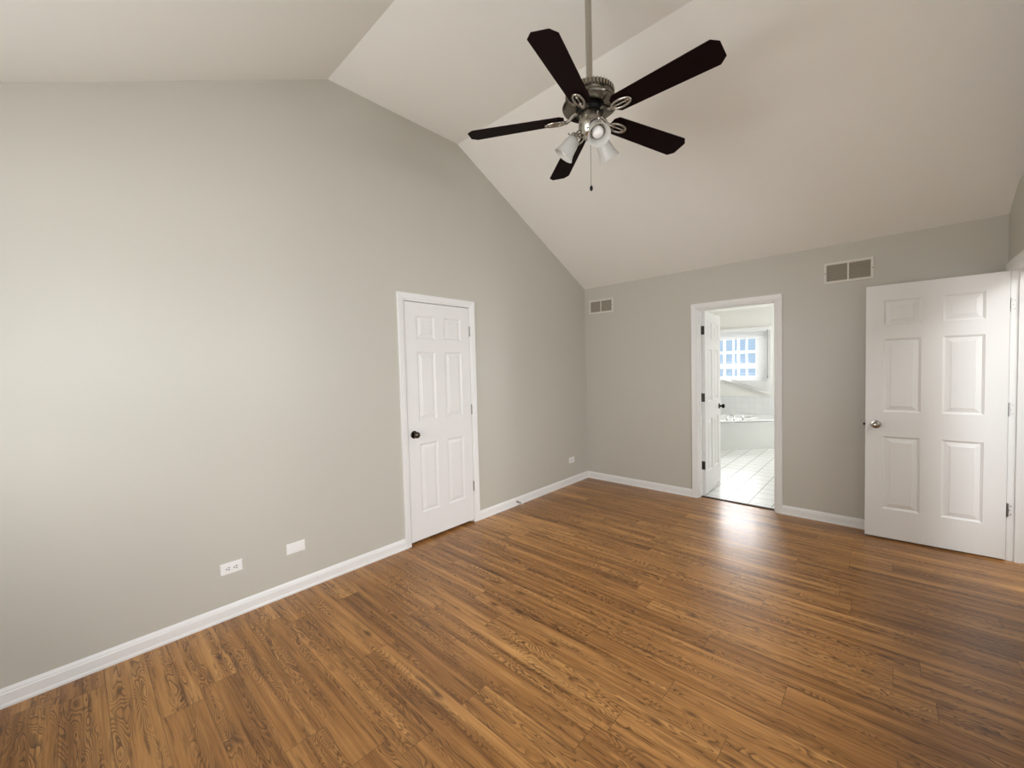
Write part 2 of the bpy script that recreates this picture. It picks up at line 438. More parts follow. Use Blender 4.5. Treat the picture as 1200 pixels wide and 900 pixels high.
struct(link('ceiling_hall', bm, M_CEIL), 'flat white hall ceiling', 'ceiling')
bm = bmesh.new(); box(bm, RW + T, 5.1, 0.062, HY1 + T, -0.08, 0.0)
struct(link('floor_hall', bm, M_FLOOR), 'oak plank floor at the end of the hall', 'floor')
# closet behind the closed door
bm = bmesh.new()
box(bm, -0.9, -0.8, -3.4, -1.3, 0, 2.44); box(bm, -0.8, -T, -3.4, -3.3, 0, 2.44); box(bm, -0.8, -T, -1.4, -1.3, 0, 2.44)
box(bm, -0.8, -T, -3.3, -1.4, 2.34, 2.44)
struct(link('wall_closet', bm, M_WALL), 'greige closet walls behind the closed door', 'wall')
bm = bmesh.new(); box(bm, -0.8, -0.05, -3.3, -1.4, -0.08, -0.001)
struct(link('floor_closet', bm, M_FLOOR), 'oak plank closet floor', 'floor')

# ------------------------------------------------------------------ baseboards
BASE = [(0, 0), (0.017, 0), (0.017, 0.010), (0.0135, 0.016), (0.012, 0.018), (0.012, 0.060), (0.0095, 0.066), (0.0095, 0.071), (0.004, 0.083), (0, 0.085)]
def baseboard(name, a, b, nrm, label):
    a, b, nrm = Vector(a), Vector(b), Vector(nrm)
    bm = bmesh.new()
    prism(bm, [a + nrm * d + Vector((0, 0, z)) for d, z in BASE], b - a)
    return struct(link(name, bm, M_TRIM), label, 'baseboard')
CW = 0.058
baseboard('baseboard_left', (0, YF, 0), (0, LD[0] - CW, 0), (1, 0, 0), 'white baseboard on the left wall from the closet door toward the viewer')
baseboard('baseboard_left', (0, LD[1] + CW, 0), (0, 0, 0), (1, 0, 0), 'white baseboard between the closet door and the far corner')
baseboard('baseboard_back', (0, 0, 0), (BD[0] - CW, 0, 0), (0, -1, 0), 'white baseboard between the far corner and the bathroom doorway')
baseboard('baseboard_back', (BD[1] + CW, 0, 0), (RW, 0, 0), (0, -1, 0), 'white baseboard right of the bathroom doorway running behind the open door')
baseboard('baseboard_right', (RW, RD[0] - CW, 0), (RW, YF, 0), (-1, 0, 0), 'white baseboard on the right wall')
baseboard('baseboard_front', (0, YF, 0), (RW, YF, 0), (0, 1, 0), 'white baseboard on the wall behind the viewer')

# ------------------------------------------------------------------ door casings and jambs
CASE = [(0.0, 0.0), (0.0, 0.007), (0.003, 0.009), (0.012, 0.009), (0.016, 0.0125), (0.026, 0.013), (0.042, 0.016), (0.054, 0.017), (CW, 0.015), (CW, 0.0)]
def casing_bm(s0, s1, zt, place, z0=0.0, rev=0.004, full=False):
    bm = bmesh.new()
    s0 -= -0.0; a0, a1, t = s0 - rev + 0.004, s1 + rev - 0.004, zt
    rs = []
    if full:
        path = lambda d: [(a0 - d, z0 - d), (a0 - d, t + d), (a1 + d, t + d), (a1 + d, z0 - d)]
    else:
        path = lambda d: [(a0 - d, z0), (a0 - d, t + d), (a1 + d, t + d), (a1 + d, z0)]
    for k in range(4): rs.append([place(*path(d)[k], h) for d, h in CASE])
    if full:
        vs = [[bm.verts.new(p) for p in r] for r in rs]
        for i in range(4):
            A, B = vs[i], vs[(i + 1) % 4]
            for k in range(len(A)): bm.faces.new((A[k], A[(k + 1) % len(A)], B[(k + 1) % len(A)], B[k]))
    else: rings(bm, rs)
    return bm
def jamb_bm(s0, s1, zt, place, d0, d1, th=0.018):
    """lining boards; place(s,z,h) with h negative into the wall"""
    bm = bmesh.new()
    def b(sa, sb, za, zb):
        q = [(sa, za), (sb, za), (sb, zb), (sa, zb)]
        v = [bm.verts.new(place(s, z, d0)) for s, z in q]; w = [bm.verts.new(place(s, z, d1)) for s, z in q]
        bm.faces.new(v); bm.faces.new(list(reversed(w)))
        for i in range(4): bm.faces.new((v[i], v[(i + 1) % 4], w[(i + 1) % 4], w[i]))
    b(s0 - 0.001, s0 + th, 0, zt + 0.001); b(s1 - th, s1 + 0.001, 0, zt + 0.001); b(s0 + th, s1 - th, zt - th, zt + 0.001)
    return bm
pl_left = lambda s, z, h: (h, s, z)
pl_back = lambda s, z, h: (s, -h, z)
pl_bath = lambda s, z, h: (s, T + h, z)
pl_right = lambda s, z, h: (RW - h, s, z)
pl_hall = lambda s, z, h: (RW + T + h, s, z)
def doorway(n, op, place, label, stop, place2=None):
    c = struct(link('trim_%d' % n, casing_bm(*op, place), M_TRIM), label, 'door casing')
    link('jamb', jamb_bm(*op, place, 0.0, -T, 0.004), M_TRIM, c)
    bm = jamb_bm(op[0] + 0.004, op[1] - 0.004, op[2] - 0.004, place, stop[0], stop[1], 0.011)
    link('stop_strip', bm, M_TRIM, c)
    if place2: link('rear_casing', casing_bm(*op, place2), M_TRIM, c)
    return c
doorway(1, LD, pl_left, 'white casing around the closed closet door', (-0.037, -0.069))
doorway(2, BD, pl_back, 'white casing around the bathroom doorway', (-0.042, -0.076), pl_bath)
doorway(3, RD, pl_right, 'white casing around the hall doorway at the right edge', (-0.037, -0.069), pl_hall)

# ------------------------------------------------------------------ six-panel doors
def door_bm(w, h, ucuts, vcuts, t=0.035):
    """u 0..w, v 0..h, front face at d=0 (toward +Y local is back). local: (u, d, v)"""
    bm = bmesh.new()
    us = [0, ucuts[0], ucuts[1], ucuts[2], ucuts[3], w]; vs = [0, *vcuts, h]
    for side in (0, 1):
        y = 0.0 if side == 0 else t; sg = 1 if side == 0 else -1
        for i in range(5):
            for j in range(7):
                u0, u1, v0, v1 = us[i], us[i + 1], vs[j], vs[j + 1]
                if i in (1, 3) and j in (1, 3, 5):
                    steps = [(0, 0), (0.003, 0.0035), (0.008, 0.0055), (0.012, 0.0095), (0.016, 0.0095), (0.042, 0.0035), (0.044, 0.0015), (0.046, 0.0015)]
                    prev = None
                    for ins, dep in steps:
                        r = [bm.verts.new(p) for p in ((u0 + ins, y + sg * dep, v0 + ins), (u1 - ins, y + sg * dep, v0 + ins), (u1 - ins, y + sg * dep, v1 - ins), (u0 + ins, y + sg * dep, v1 - ins))]
                        if prev:
                            for k in range(4): bm.faces.new((prev[k], prev[(k + 1) % 4], r[(k + 1) % 4], r[k]))
                        prev = r
                    bm.faces.new(prev)
                else:
                    bm.faces.new([bm.verts.new(p) for p in ((u0, y, v0), (u1, y, v0), (u1, y, v1), (u0, y, v1))])
    for (p, q) in (((0, 0), (0, h)), ((w, 0), (w, h))):
        for j in range(7):
            bm.faces.new([bm.verts.new(c) for c in ((p[0], 0, vs[j]), (p[0], t, vs[j]), (p[0], t, vs[j + 1]), (p[0], 0, vs[j + 1]))])
    for v in (0, h):
        for i in range(5):
            bm.faces.new([bm.verts.new(c) for c in ((us[i], 0, v), (us[i + 1], 0, v), (us[i + 1], t, v), (us[i], t, v))])
    return bm

def knob_set(parent, u, v, mat, front=True, back=True, t=0.035, egg=False, edge=None):
    for on, y, dy in ((front, 0.0, -1), (back, t, 1)):
        if not on: continue
        bm = bmesh.new()
        lathe(bm, [(0.030, -0.001), (0.0325, 0.001), (0.0325, 0.004), (0.029, 0.008), (0.014, 0.010)], (u, y, v), (0, dy, 0), 28)
        r = link('rosette', bm, mat, parent, True, auto=0.7)
        bm = bmesh.new()
        lathe(bm, [(0.012, 0.008), (0.0105, 0.016), (0.0115, 0.026), (0.018, 0.031), (0.0245, 0.038), (0.027, 0.046), (0.0255, 0.054), (0.020, 0.060), (0.010, 0.0635), (0.002, 0.064)], (u, y, v), (0, dy, 0), 28)
        k = link('knob', bm, mat, parent, True, auto=0.9)
        k.parent = r

def hinge(parent, axis_pt, z, mat, leaf_dirs, h=0.089, screws=True):
    """knuckle at axis point (local), leaves toward the local directions"""
    ax, ay = axis_pt
    bm = bmesh.new()
    n = 5
    for i in range(n):
        g = h / n
        lathe(bm, [(0.0050, z - h / 2 + i * g + 0.0006), (0.0058, z - h / 2 + i * g + 0.0012), (0.0058, z - h / 2 + (i + 1) * g - 0.0012), (0.0050, z - h / 2 + (i + 1) * g - 0.0006)], (ax, ay, 0), (0, 0, 1), 12)
    lathe(bm, [(0.0042, z + h / 2 - 0.001), (0.0048, z + h / 2 + 0.002), (0.002, z + h / 2 + 0.005)], (ax, ay, 0), (0, 0, 1), 12)
    for d in leaf_dirs:
        dx, dy, nx, ny = d     # along, thickness direction
        L0, L1, th = 0.001, 0.031, 0.0016
        P = lambda l, t, zz: (ax + dx * l + nx * t, ay + dy * l + ny * t, zz)
        q = [P(L0, 0, z - h / 2), P(L1, 0, z - h / 2), P(L1, th, z - h / 2), P(L0, th, z - h / 2)]
        prism(bm, q, (0, 0, h))
        for sz, sl in ((-0.03, 0.020), (0.0, 0.013), (0.03, 0.020)):
            lathe(bm, [(0.0042, 0.0), (0.0042, 0.0022), (0.002, 0.0026)], P(sl, th * 0.5, z + sz), (nx, ny, 0), 10)
    return link('hinge', bm, mat, parent, True, auto=0.6)

DZ = [(0.25, 0.838), (1.035, 1.615), (1.725, 1.92)]
def vc(zb): return [c - zb for p in DZ for c in p]

# closet door (left wall): local u runs toward +y?  front face must look to +x
ZB = 0.024
d1 = thing('door_1', 'closed white six panel closet door in the left wall', 'door', (-0.001, LD[1] - 0.007, ZB), (0, 0, -PI / 2 + PI), kind='structure')
# with a +90 deg turn local u -> +y, local -y (front) -> +x ; so u starts at the knob side
d1.location = (-0.001, LD[0] + 0.007, ZB); d1.rotation_euler = (0, 0, PI / 2)
wd = (LD[1] - 0.007) - (LD[0] + 0.007)
_o = LD[0] + 0.007
link('slab', door_bm(wd, 2.028 - ZB, [-2.592 - _o, -2.406 - _o, -2.301 - _o, -2.110 - _o], vc(ZB)), M_DOOR, d1)
knob_set(d1, -2.648 - _o, 0.925 - ZB, M_BRONZE, True, True)
for z in (1.811, 1.078, 0.346): hinge(d1, (wd + 0.003, -0.0052), z - ZB, M_HINGE, [(-1, 0, 0, 1)] if False else [], 0.089)

# bathroom door, swung into the bathroom
ang = math.radians(93.5)
d2 = thing('door_2', 'white six panel bathroom door swung open into the bright bathroom', 'door', (BD[0] + 0.006, T + 0.004, 0.014), (0, 0, ang), kind='structure')
# closed frame: slab u along +x from hinge, bedroom face toward -y, bath face at y=0
bw = 0.700
bm = door_bm(bw, 2.028 - 0.014, [0.110, 0.300, 0.405, 0.595], vc(0.014))
bmesh.ops.translate(bm, verts=bm.verts, vec=(0.003, -0.035, 0))
link('slab', bm, M_DOOR, d2)
def knob_pair_at(parent, u, v, mat, yf, yb):
    for y, dy in ((yf, -1), (yb, 1)):
        bm = bmesh.new()
        lathe(bm, [(0.030, -0.001), (0.0325, 0.001), (0.0325, 0.004), (0.029, 0.008), (0.014, 0.010)], (u, y, v), (0, dy, 0), 28)
        r = link('rosette', bm, mat, parent, True, auto=0.7)
        bm = bmesh.new()
        lathe(bm, [(0.012, 0.008), (0.0105, 0.016), (0.0115, 0.026), (0.018, 0.031), (0.0245, 0.038), (0.027, 0.046), (0.0255, 0.054), (0.020, 0.060), (0.010, 0.0635), (0.002, 0.064)], (u, y, v), (0, dy, 0), 28)
        k = link('knob', bm, mat, r, True, auto=0.9)
knob_pair_at(d2, 0.003 + bw - 0.066, 0.940 - 0.014, M_BLACK, -0.035, 0.0)
c_, s_ = math.cos(-ang), math.sin(-ang)
for z in (1.82, 1.085, 0.335):
    # leaf on the slab's hinge edge (local -y) and leaf on the jamb (world -y, turned into the door's own axes)
    hinge(d2, (0.0, 0.0), z - 0.014, M_HINGE_DARK, [(0, -1, 1, 0), (c_ * 0 - s_ * -1, s_ * 0 + c_ * -1, c_, s_)], 0.092)

# hall door, folded back against the back wall
a3 = math.radians(178.0)
d3 = thing('door_3', 'wide open white six panel door standing against the back wall at the right', 'door', (RW - 0.006, -0.101, 0.014), (0, 0, 0), kind='structure')
hw = 0.752
# local: hinge at origin, slab runs to -x ; camera face toward -y
bm = door_bm(hw, 2.042 - 0.014, [2.876 - 2.770, 3.089 - 2.770, 3.203 - 2.770, 3.412 - 2.770], vc(0.014))
bmesh.ops.translate(bm, verts=bm.verts, vec=(-hw - 0.002, -0.035, 0))
link('slab', bm, M_DOOR, d3)
d3.rotation_euler = (0, 0, math.radians(2.2))
knob_pair_at(d3, -hw + 0.062, 0.930 - 0.014, M_KNOB, -0.035, 0.0)
bm = bmesh.new(); box(bm, -hw - 0.0035, -hw - 0.0015, -0.030, -0.005, 0.880, 0.945)
lt = link('latch_plate', bm, M_BLACK, d3); 
bm = bmesh.new(); prism(bm, [(-hw - 0.003, -0.024, 0.905), (-hw - 0.016, -0.024, 0.905), (-hw - 0.003, -0.011, 0.905)], (0, 0, 0.018)); link('latch_bolt', bm, M_BLACK, lt)
for z in (1.811, 1.079, 0.363):
    hinge(d3, (0.004, -0.002), z - 0.014, M_HINGE_PALE if z > 1 else M_HINGE, [(0, -1, -1, 0), (1, 0, 0, -1)], 0.095)

# threshold strip of the bathroom doorway
bm = bmesh.new()
prism(bm, [(BD[0] + 0.005, 0.045, 0.0), (BD[0] + 0.005, 0.048, 0.007), (BD[0] + 0.005, 0.060, 0.010), (BD[0] + 0.005, 0.082, 0.010), (BD[0] + 0.005, 0.094, 0.006), (BD[0] + 0.005, 0.096, 0.003)], (BD[1] - BD[0] - 0.01, 0, 0))
struct(link('trim_4', bm, M_THRESH), 'dark wooden threshold strip in the bathroom doorway', 'threshold')

# ------------------------------------------------------------------ ceiling fan
FX, FY = 1.748, -2.671
fan = thing('ceiling_fan', 'five blade ceiling fan with dark blades hanging from the flat ceiling band', 'ceiling fan', (FX, FY, 0))
bm = bmesh.new(); lathe(bm, [(0.018, 3.395), (0.030, 3.400), (0.055, 3.43), (0.068, 3.47), (0.072, 3.511)], n=36)
link('canopy', bm, M_NICKEL, fan, True, auto=0.8)
bm = bmesh.new(); lathe(bm, [(0.0165, 2.88), (0.0165, 3.40)], n=24)
link('downrod', bm, M_NICKEL, fan, True, auto=0.8)
bm = bmesh.new(); lathe(bm, [(0.0172, 2.915), (0.022, 2.912), (0.023, 2.900), (0.030, 2.884)], n=24)
link('rod_collar', bm, M_NICKEL, fan, True, auto=0.8)
bm = bmesh.new()
lathe(bm, [(0.020, 2.886), (0.090, 2.884), (0.114, 2.879), (0.122, 2.872), (0.118, 2.846), (0.113, 2.842), (0.110, 2.834), (0.112, 2.826), (0.128, 2.818), (0.140, 2.811), (0.143, 2.805), (0.140, 2.800), (0.120, 2.797), (0.060, 2.794)], n=60)
mh = link('motor_housing', bm, M_PEWTER, fan, True, auto=0.7)
bm = bmesh.new()
for i in range(44):
    a = 2 * PI * i / 44; c, s = math.cos(a), math.sin(a)
    q = []
    for dr, dz, dt in ((0.112, 2.8735, -0.0035), (0.112, 2.8735, 0.0035), (0.112, 2.848, 0.0035), (0.112, 2.848, -0.0035)):
        q.append(Vector((c * dr - s * dt, s * dr + c * dt, dz)))
    prism(bm, q, (c * 0.014, s * 0.014, 0.0))
link('vent_fin', bm, M_NICKEL, mh)
bm = bmesh.new(); lathe(bm, [(0.02, 2.798), (0.072, 2.796), (0.075, 2.790), (0.075, 2.776), (0.070, 2.770), (0.03, 2.769)], n=40)
fw = link('flywheel', bm, M_BLACK, fan, True, auto=0.7)
bm = bmesh.new(); lathe(bm, [(0.03, 2.776), (0.054, 2.774), (0.058, 2.768), (0.058, 2.715), (0.061, 2.712), (0.061, 2.700), (0.056, 2.690), (0.050, 2.664), (0.036, 2.650), (0.012, 2.644), (0.004, 2.640)], n=40)
link('switch_housing', bm, M_NICKEL, fan, True, auto=0.7)

BL0, BL1 = 0.135, 0.650
def blade_bm():
    bm = bmesh.new()
    hw0, hw1, ch = 0.054, 0.068, 0.030
    out = [(BL0, hw0 - 0.020), (BL0 + 0.022, hw0), (BL1 - ch, hw1), (BL1, hw1 - ch * 0.95), (BL1, -hw1 + ch * 0.95), (BL1 - ch, -hw1), (BL0 + 0.022, -hw0), (BL0, -hw0 + 0.020)]
    prism(bm, [(x, y, 0.0) for x, y in out], (0, 0, 0.0065))
    return bm
def iron_bm():
    """arm from the flywheel down to an open oval loop screwed under the blade"""
    bm = bmesh.new()
    tube(bm, [(0.064, 0, 0.026), (0.082, 0, 0.023), (0.098, 0, 0.012), (0.110, 0, -0.002), (0.122, 0, -0.0085), (0.132, 0, -0.0085)], [0.010, 0.010, 0.0095, 0.009, 0.009, 0.008], 10)
    loop = []
    for i in range(28):
        a = 2 * PI * i / 28
        loop.append((0.180 + 0.052 * math.cos(a), 0.0235 * math.sin(a), -0.0075))
    tube(bm, loop, 0.0068, 8, True)
    tube(bm, [(0.132, 0, -0.0075), (0.228, 0, -0.0075)], 0.0050, 8)
    for x in (0.152, 0.208):
        lathe(bm, [(0.008, -0.009), (0.006, -0.0135), (0.001, -0.0145)], (x, 0, 0), (0, 0, 1), 12)
    return bm
bl_me = None
TH0 = 3461.97937 % (2 * PI)
for k in range(5):
    a = TH0 + k * 2 * PI / 5
    if bl_me is None:
        b = link('blade', blade_bm(), M_BLADE, fan, bevel=0.002); bl_me = b
        ir = link('blade_iron', iron_bm(), M_NICKEL, b, True, auto=0.8); ir['label'] = 'nickel blade arm with an open oval loop'
        b0, i0 = b, ir
    else:
        b = b0.copy(); COL.objects.link(b); b.parent = fan
        ir = i0.copy(); COL.objects.link(ir); ir.parent = b
    b.rotation_euler = (Matrix.Rotation(a, 3, 'Z') @ Matrix.Rotation(math.radians(2.0), 3, 'Y') @ Matrix.Rotation(math.radians(-12), 3, 'X')).to_euler()
    b.location = (0, 0, 2.752)

def shade_prof(outer=True):
    o = [(0.021, 0.0), (0.027, 0.004), (0.034, 0.018), (0.039, 0.040), (0.041, 0.060), (0.044, 0.078), (0.050, 0.095), (0.0565, 0.106)]
    i = [(r - 0.0035, h) for r, h in reversed(o)]
    return o + i
for az in (-42, 78, 205):
    a = math.radians(az); dl = math.radians(52)
    hd = Vector((math.cos(a), math.sin(a), 0))
    ax = (hd * math.cos(dl) + Vector((0, 0, -math.sin(dl)))).normalized()
    p0 = Vector((0, 0, 2.690)) + hd * 0.045
    p1 = Vector((0, 0, 2.680)) + hd * 0.066
    bm = bmesh.new(); tube(bm, [p0, (p0 + p1) / 2 + Vector((0, 0, 0.003)), p1, p1 + ax * 0.012], [0.013, 0.0115, 0.012, 0.014], 12)
    arm = link('lamp_arm', bm, M_NICKEL, fan, True)
    bm = bmesh.new(); lathe(bm, [(0.014, 0.004), (0.026, 0.010), (0.0285, 0.018), (0.0285, 0.036), (0.026, 0.037)], p1, ax, 24)
    for j in range(3):
        t = 2 * PI * j / 3; q = Vector((0, 0, 1)).rotation_difference(ax)
        e = q @ Vector((math.cos(t), math.sin(t), 0))
        lathe(bm, [(0.003, 0.026), (0.003, 0.036), (0.0055, 0.037), (0.0055, 0.041)], p1 + ax * 0.028, e, 8)
    link('shade_holder', bm, M_NICKEL, arm, True, auto=0.7)
    bm = bmesh.new(); lathe(bm, shade_prof(), p1 + ax * 0.022, ax, 36, False, False)
    sh = link('lamp_shade', bm, M_FROST, fan, True, auto=1.2)
    bm = bmesh.new(); lathe(bm, [(0.012, 0.0), (0.013, 0.018), (0.016, 0.028), (0.024, 0.044), (0.0285, 0.062), (0.0275, 0.076), (0.020, 0.088), (0.008, 0.0945), (0.001, 0.0955)], p1 + ax * 0.026, ax, 24)
    link('bulb', bm, plain('bulb_white', (0.86, 0.85, 0.82), 0.25), sh, True)
bm = bmesh.new()
zz = 2.646
while zz > 2.405:
    lathe(bm, [(0.0004, zz), (0.0017, zz - 0.001), (0.0017, zz - 0.003), (0.0004, zz - 0.004)], (0.0, 0.0, 0), n=6); zz -= 0.0048
tube(bm, [(0, 0, 2.65), (0, 0, 2.40)], 0.0009, 6)
pc = link('pull_chain', bm, M_PEWTER, fan, True)
bm = bmesh.new(); lathe(bm, [(0.002, 2.402), (0.006, 2.398), (0.0085, 2.389), (0.008, 2.381), (0.004, 2.375), (0.001, 2.373)], n=16)
link('pendant', bm, M_BLACK, pc, True)

# ------------------------------------------------------------------ return-air grilles
def grille(x0, x1, z0, z1, label, mat_l):
    g = thing('air_grille', label, 'vent', ((x0 + x1) / 2, 0, (z0 + z1) / 2), group='wall vents on the back wall')
    w, h = (x1 - x0) / 2, (z1 - z0) / 2; fr = 0.021
    bm = bmesh.new()
    def ringrect(ins, y): return [(-w + ins, y, -h + ins), (w - ins, y, -h + ins), (w - ins, y, h - ins), (-w + ins, y, h - ins)]
    prev = None
    for ins, y in ((0, -0.0), (0, -0.004), (0.003, -0.008), (fr - 0.004, -0.008), (fr, -0.005), (fr, -0.0)):
        r = [bm.verts.new(p) for p in ringrect(ins, y)]
        if prev:
            for k in range(4): bm.faces.new((prev[k], prev[(k + 1) % 4], r[(k + 1) % 4], r[k]))
        prev = r
    link('frame', bm, M_VENT, g)
    bm = bmesh.new(); box(bm, -0.0055, 0.0055, -0.0075, -0.0, -h + fr, h - fr)
    link('center_bar', bm, M_VENT, g)
    bm = bmesh.new()
    n = 11; zz0, zz1 = -h + fr, h - fr
    for i in range(n):
        z = zz0 + (i + 0.5) * (zz1 - zz0) / n
        prism(bm, [(-w + fr, -0.0065, z - 0.0052), (-w + fr, -0.0052, z - 0.0058), (-w + fr, -0.0005, z + 0.0045), (-w + fr, -0.0018, z + 0.0051)], (2 * (w - fr), 0, 0))
    link('louvers', bm, mat_l, g)
    bm = bmesh.new(); box(bm, -w + fr, w - fr, -0.0006, -0.0001, -h + fr, h - fr)
    link('duct_backing', bm, M_DUCT, g)
    for sx in (-1, 1):
        bm = bmesh.new(); lathe(bm, [(0.0045, 0.0075), (0.0045, 0.009), (0.002, 0.0098)], (sx * (w - 0.0095), 0, 0), (0, -1, 0), 12)
        link('screw', bm, M_HINGE, g, True)
grille(0.070, 0.409, 2.126, 2.300, 'white wall vent high on the back wall in the far corner', M_LOUVER)
grille(2.476, 2.810, 2.129, 2.311, 'white wall vent high on the back wall near the open door', M_LOUVER)

# ------------------------------------------------------------------ outlets (lying sideways on the left wall)
def plate_bm(w=0.1145, h=0.070, t=0.006):
    bm = bmesh.new(); a, c = w / 2, h / 2
    rs = []
    for ins, d in ((0, 0.0), (0, 0.002), (0.002, 0.0045), (0.005, t), ):
        rs.append([(d, -a + ins, -c + ins), (d, a - ins, -c + ins), (d, a - ins, c - ins), (d, -a + ins, c - ins)])
    rings(bm, rs); return bm
def outlet(y, z, label, duplex=True):
    g = thing('wall_outlet' if duplex else 'blank_wall_plate', label, 'outlet' if duplex else 'wall plate', (0.0, y, z))
    link('cover_plate', plate_bm(), M_PLATE, g)
    if duplex:
        for s in (-1, 1):
            bm = bmesh.new(); pts = []
            for i in range(28):
                a = 2 * PI * i / 28; pts.append((0.0055, s * 0.0195 + max(-0.0135, min(0.0135, 0.0172 * math.cos(a))), 0.0172 * math.sin(a)))
            prism(bm, pts, (0.0025, 0, 0))
            r = link('receptacle', bm, M_PLATE, g)
            bm = bmesh.new(); yo = s * 0.0195
            for zo in (-0.0065, 0.0065): box(bm, 0.0078, 0.0085, yo - 0.001, yo + 0.0085, zo - 0.0021, zo + 0.0021)
            lathe(bm, [(0.0036, 0.0078), (0.0036, 0.0085)], (0, yo - 0.008, 0), (1, 0, 0), 12)
            link('slots', bm, M_SLOT, r)
        sc = (0.0,)
    else: sc = (-0.042, 0.042)
    for yo in sc:
        bm = bmesh.new(); lathe(bm, [(0.0035, 0.0055), (0.0032, 0.0068), (0.001, 0.0074)], (0, yo, 0), (1, 0, 0), 12)
        link('screw', bm, M_PLATE, g, True)
outlet(-3.959, 0.300, 'white duplex outlet set sideways low on the left wall nearest the viewer')
outlet(-3.597, 0.299, 'blank white wall plate low on the left wall between the nearest outlet and closet door', False)
outlet(-0.364, 0.295, 'small white outlet low on the left wall near the far corner')

# ------------------------------------------------------------------ spring door stop on the baseboard
ds = thing('door_stop', 'small spring door stop on the baseboard right of the closet door', 'door stop', (0.012, -1.409, 0.042))
bm = bmesh.new(); lathe(bm, [(0.011, -0.001), (0.011, 0.003), (0.006, 0.006)], (0, 0, 0), (1, 0, 0), 16); link('base', bm, M_SPRING, ds, True, auto=0.7)
bm = bmesh.new(); pts = []
for i in range(180):
    t = i / 179; a = t * 2 * PI * 15; pts.append((0.005 + 0.058 * t, 0.0062 * math.cos(a), 0.0062 * math.sin(a) - 0.010 * t * t))
tube(bm, pts, 0.0013, 6); link('spring', bm, M_SPRING, ds, True)
bm = bmesh.new(); lathe(bm, [(0.007, 0.060), (0.0085, 0.062), (0.0085, 0.074), (0.006, 0.077)], (0, 0, -0.010), (1, 0, 0), 16); link('tip', bm, M_RUBBER, ds, True, auto=0.7)

# ------------------------------------------------------------------ bathroom: tub, faucet, tile, window, blind
# deck outline: corner tub with a diagonal front from A (left wall) to B (far wall)
LN = 1.882
deck_z = 0.492
A = Vector((0.0, LN)); Bp = Vector((BYB - LN, BYB)); C0 = Vector((0.0, BYB))
tub = thing('corner_bathtub', 'white corner bathtub with a diagonal front under the bathroom window', 'bathtub', (0.4, 3.2, 0.004))
def rel(x, y, z): return (x - 0.4, y - 3.2, z - 0.004)
bm = bmesh.new()
e = 0.004
prism(bm, [rel(A.x + e, A.y + 0.01, 0.004), rel(Bp.x - 0.01, Bp.y - e, 0.004), rel(Bp.x - 0.06, Bp.y - e, 0.004), rel(A.x + e, A.y + 0.06, 0.004)], (0, 0, 0.452 - 0.004))
sk = link('skirt', bm, M_SKIRT, tub)
bm = bmesh.new()
cx, cy = 0.70, 3.30
def oval(k, z, n=48):
    """long axis along the diagonal front"""
    out = []
    for i in range(n):
        a = 2 * PI * i / n
        p = 0.86 * k * math.cos(a); q = 0.44 * k * math.sin(a)
        ux, uy = 1 / math.sqrt(2), 1 / math.sqrt(2)
        out.append(rel(0.72 + p * ux - q * uy - 0.0, 3.30 + p * uy + q * ux, z))
    return out
# deck top with an oval opening: fan the outline to the opening
tri = [(A.x + e, A.y - 0.012), (Bp.x + 0.012, Bp.y - e), (C0.x + e, C0.y - e)]
def outline(n=48):
    """points on the triangle boundary along the same angles as the oval"""
    ov = oval(1.0, deck_z, n); res = []
    c = Vector((0.72 - 0.4, 3.30 - 3.2))
    P = [Vector((x - 0.4, y - 3.2)) for x, y in tri]
    for o in ov:
        d = Vector((o[0], o[1])) - c; best = None
        for i in range(3):
            p, q = P[i], P[(i + 1) % 3]; s = q - p
            den = d.x * s.y - d.y * s.x
            if abs(den) < 1e-9: continue
            w = p - c; t = (w.x * s.y - w.y * s.x) / den; uu = (w.x * d.y - w.y * d.x) / den
            if t > 0 and -1e-6 <= uu <= 1 + 1e-6 and (best is None or t < best): best = t
        res.append(c + d * best)
    return res
ol = outline()
rs = [[(p.x, p.y, 0.450 - 0.004) for p in ol], [(p.x, p.y, deck_z - 0.006 - 0.004) for p in ol], [(p.x * 0.995, p.y * 0.995, deck_z - 0.004) for p in ol]]
ks = []
for k, z in ((0.93, deck_z), (0.92, deck_z + 0.010), (0.86, deck_z + 0.012), (0.80, deck_z + 0.002), (0.77, 0.38), (0.70, 0.16), (0.55, 0.09), (0.2, 0.08)):
    ov = oval(k * 0.78, z)
    rs.append(ov)
rings(bm, rs, True, False, True)
dk = link('basin', bm, M_TUB, tub, True, auto=0.6)
# low end-deck corners of the triangle outline
bm = bmesh.new()
prism(bm, [rel(x, y, 0.44) for x, y in tri], (0, 0, deck_z - 0.44 - 0.008))
for f in list(bm.faces):
    pass
bmesh.ops.delete(bm, geom=[f for f in bm.faces if abs(f.normal.z) > 0.9 or len(f.verts) == 3], context='FACES_ONLY')
link('rim', bm, M_TUB, tub)

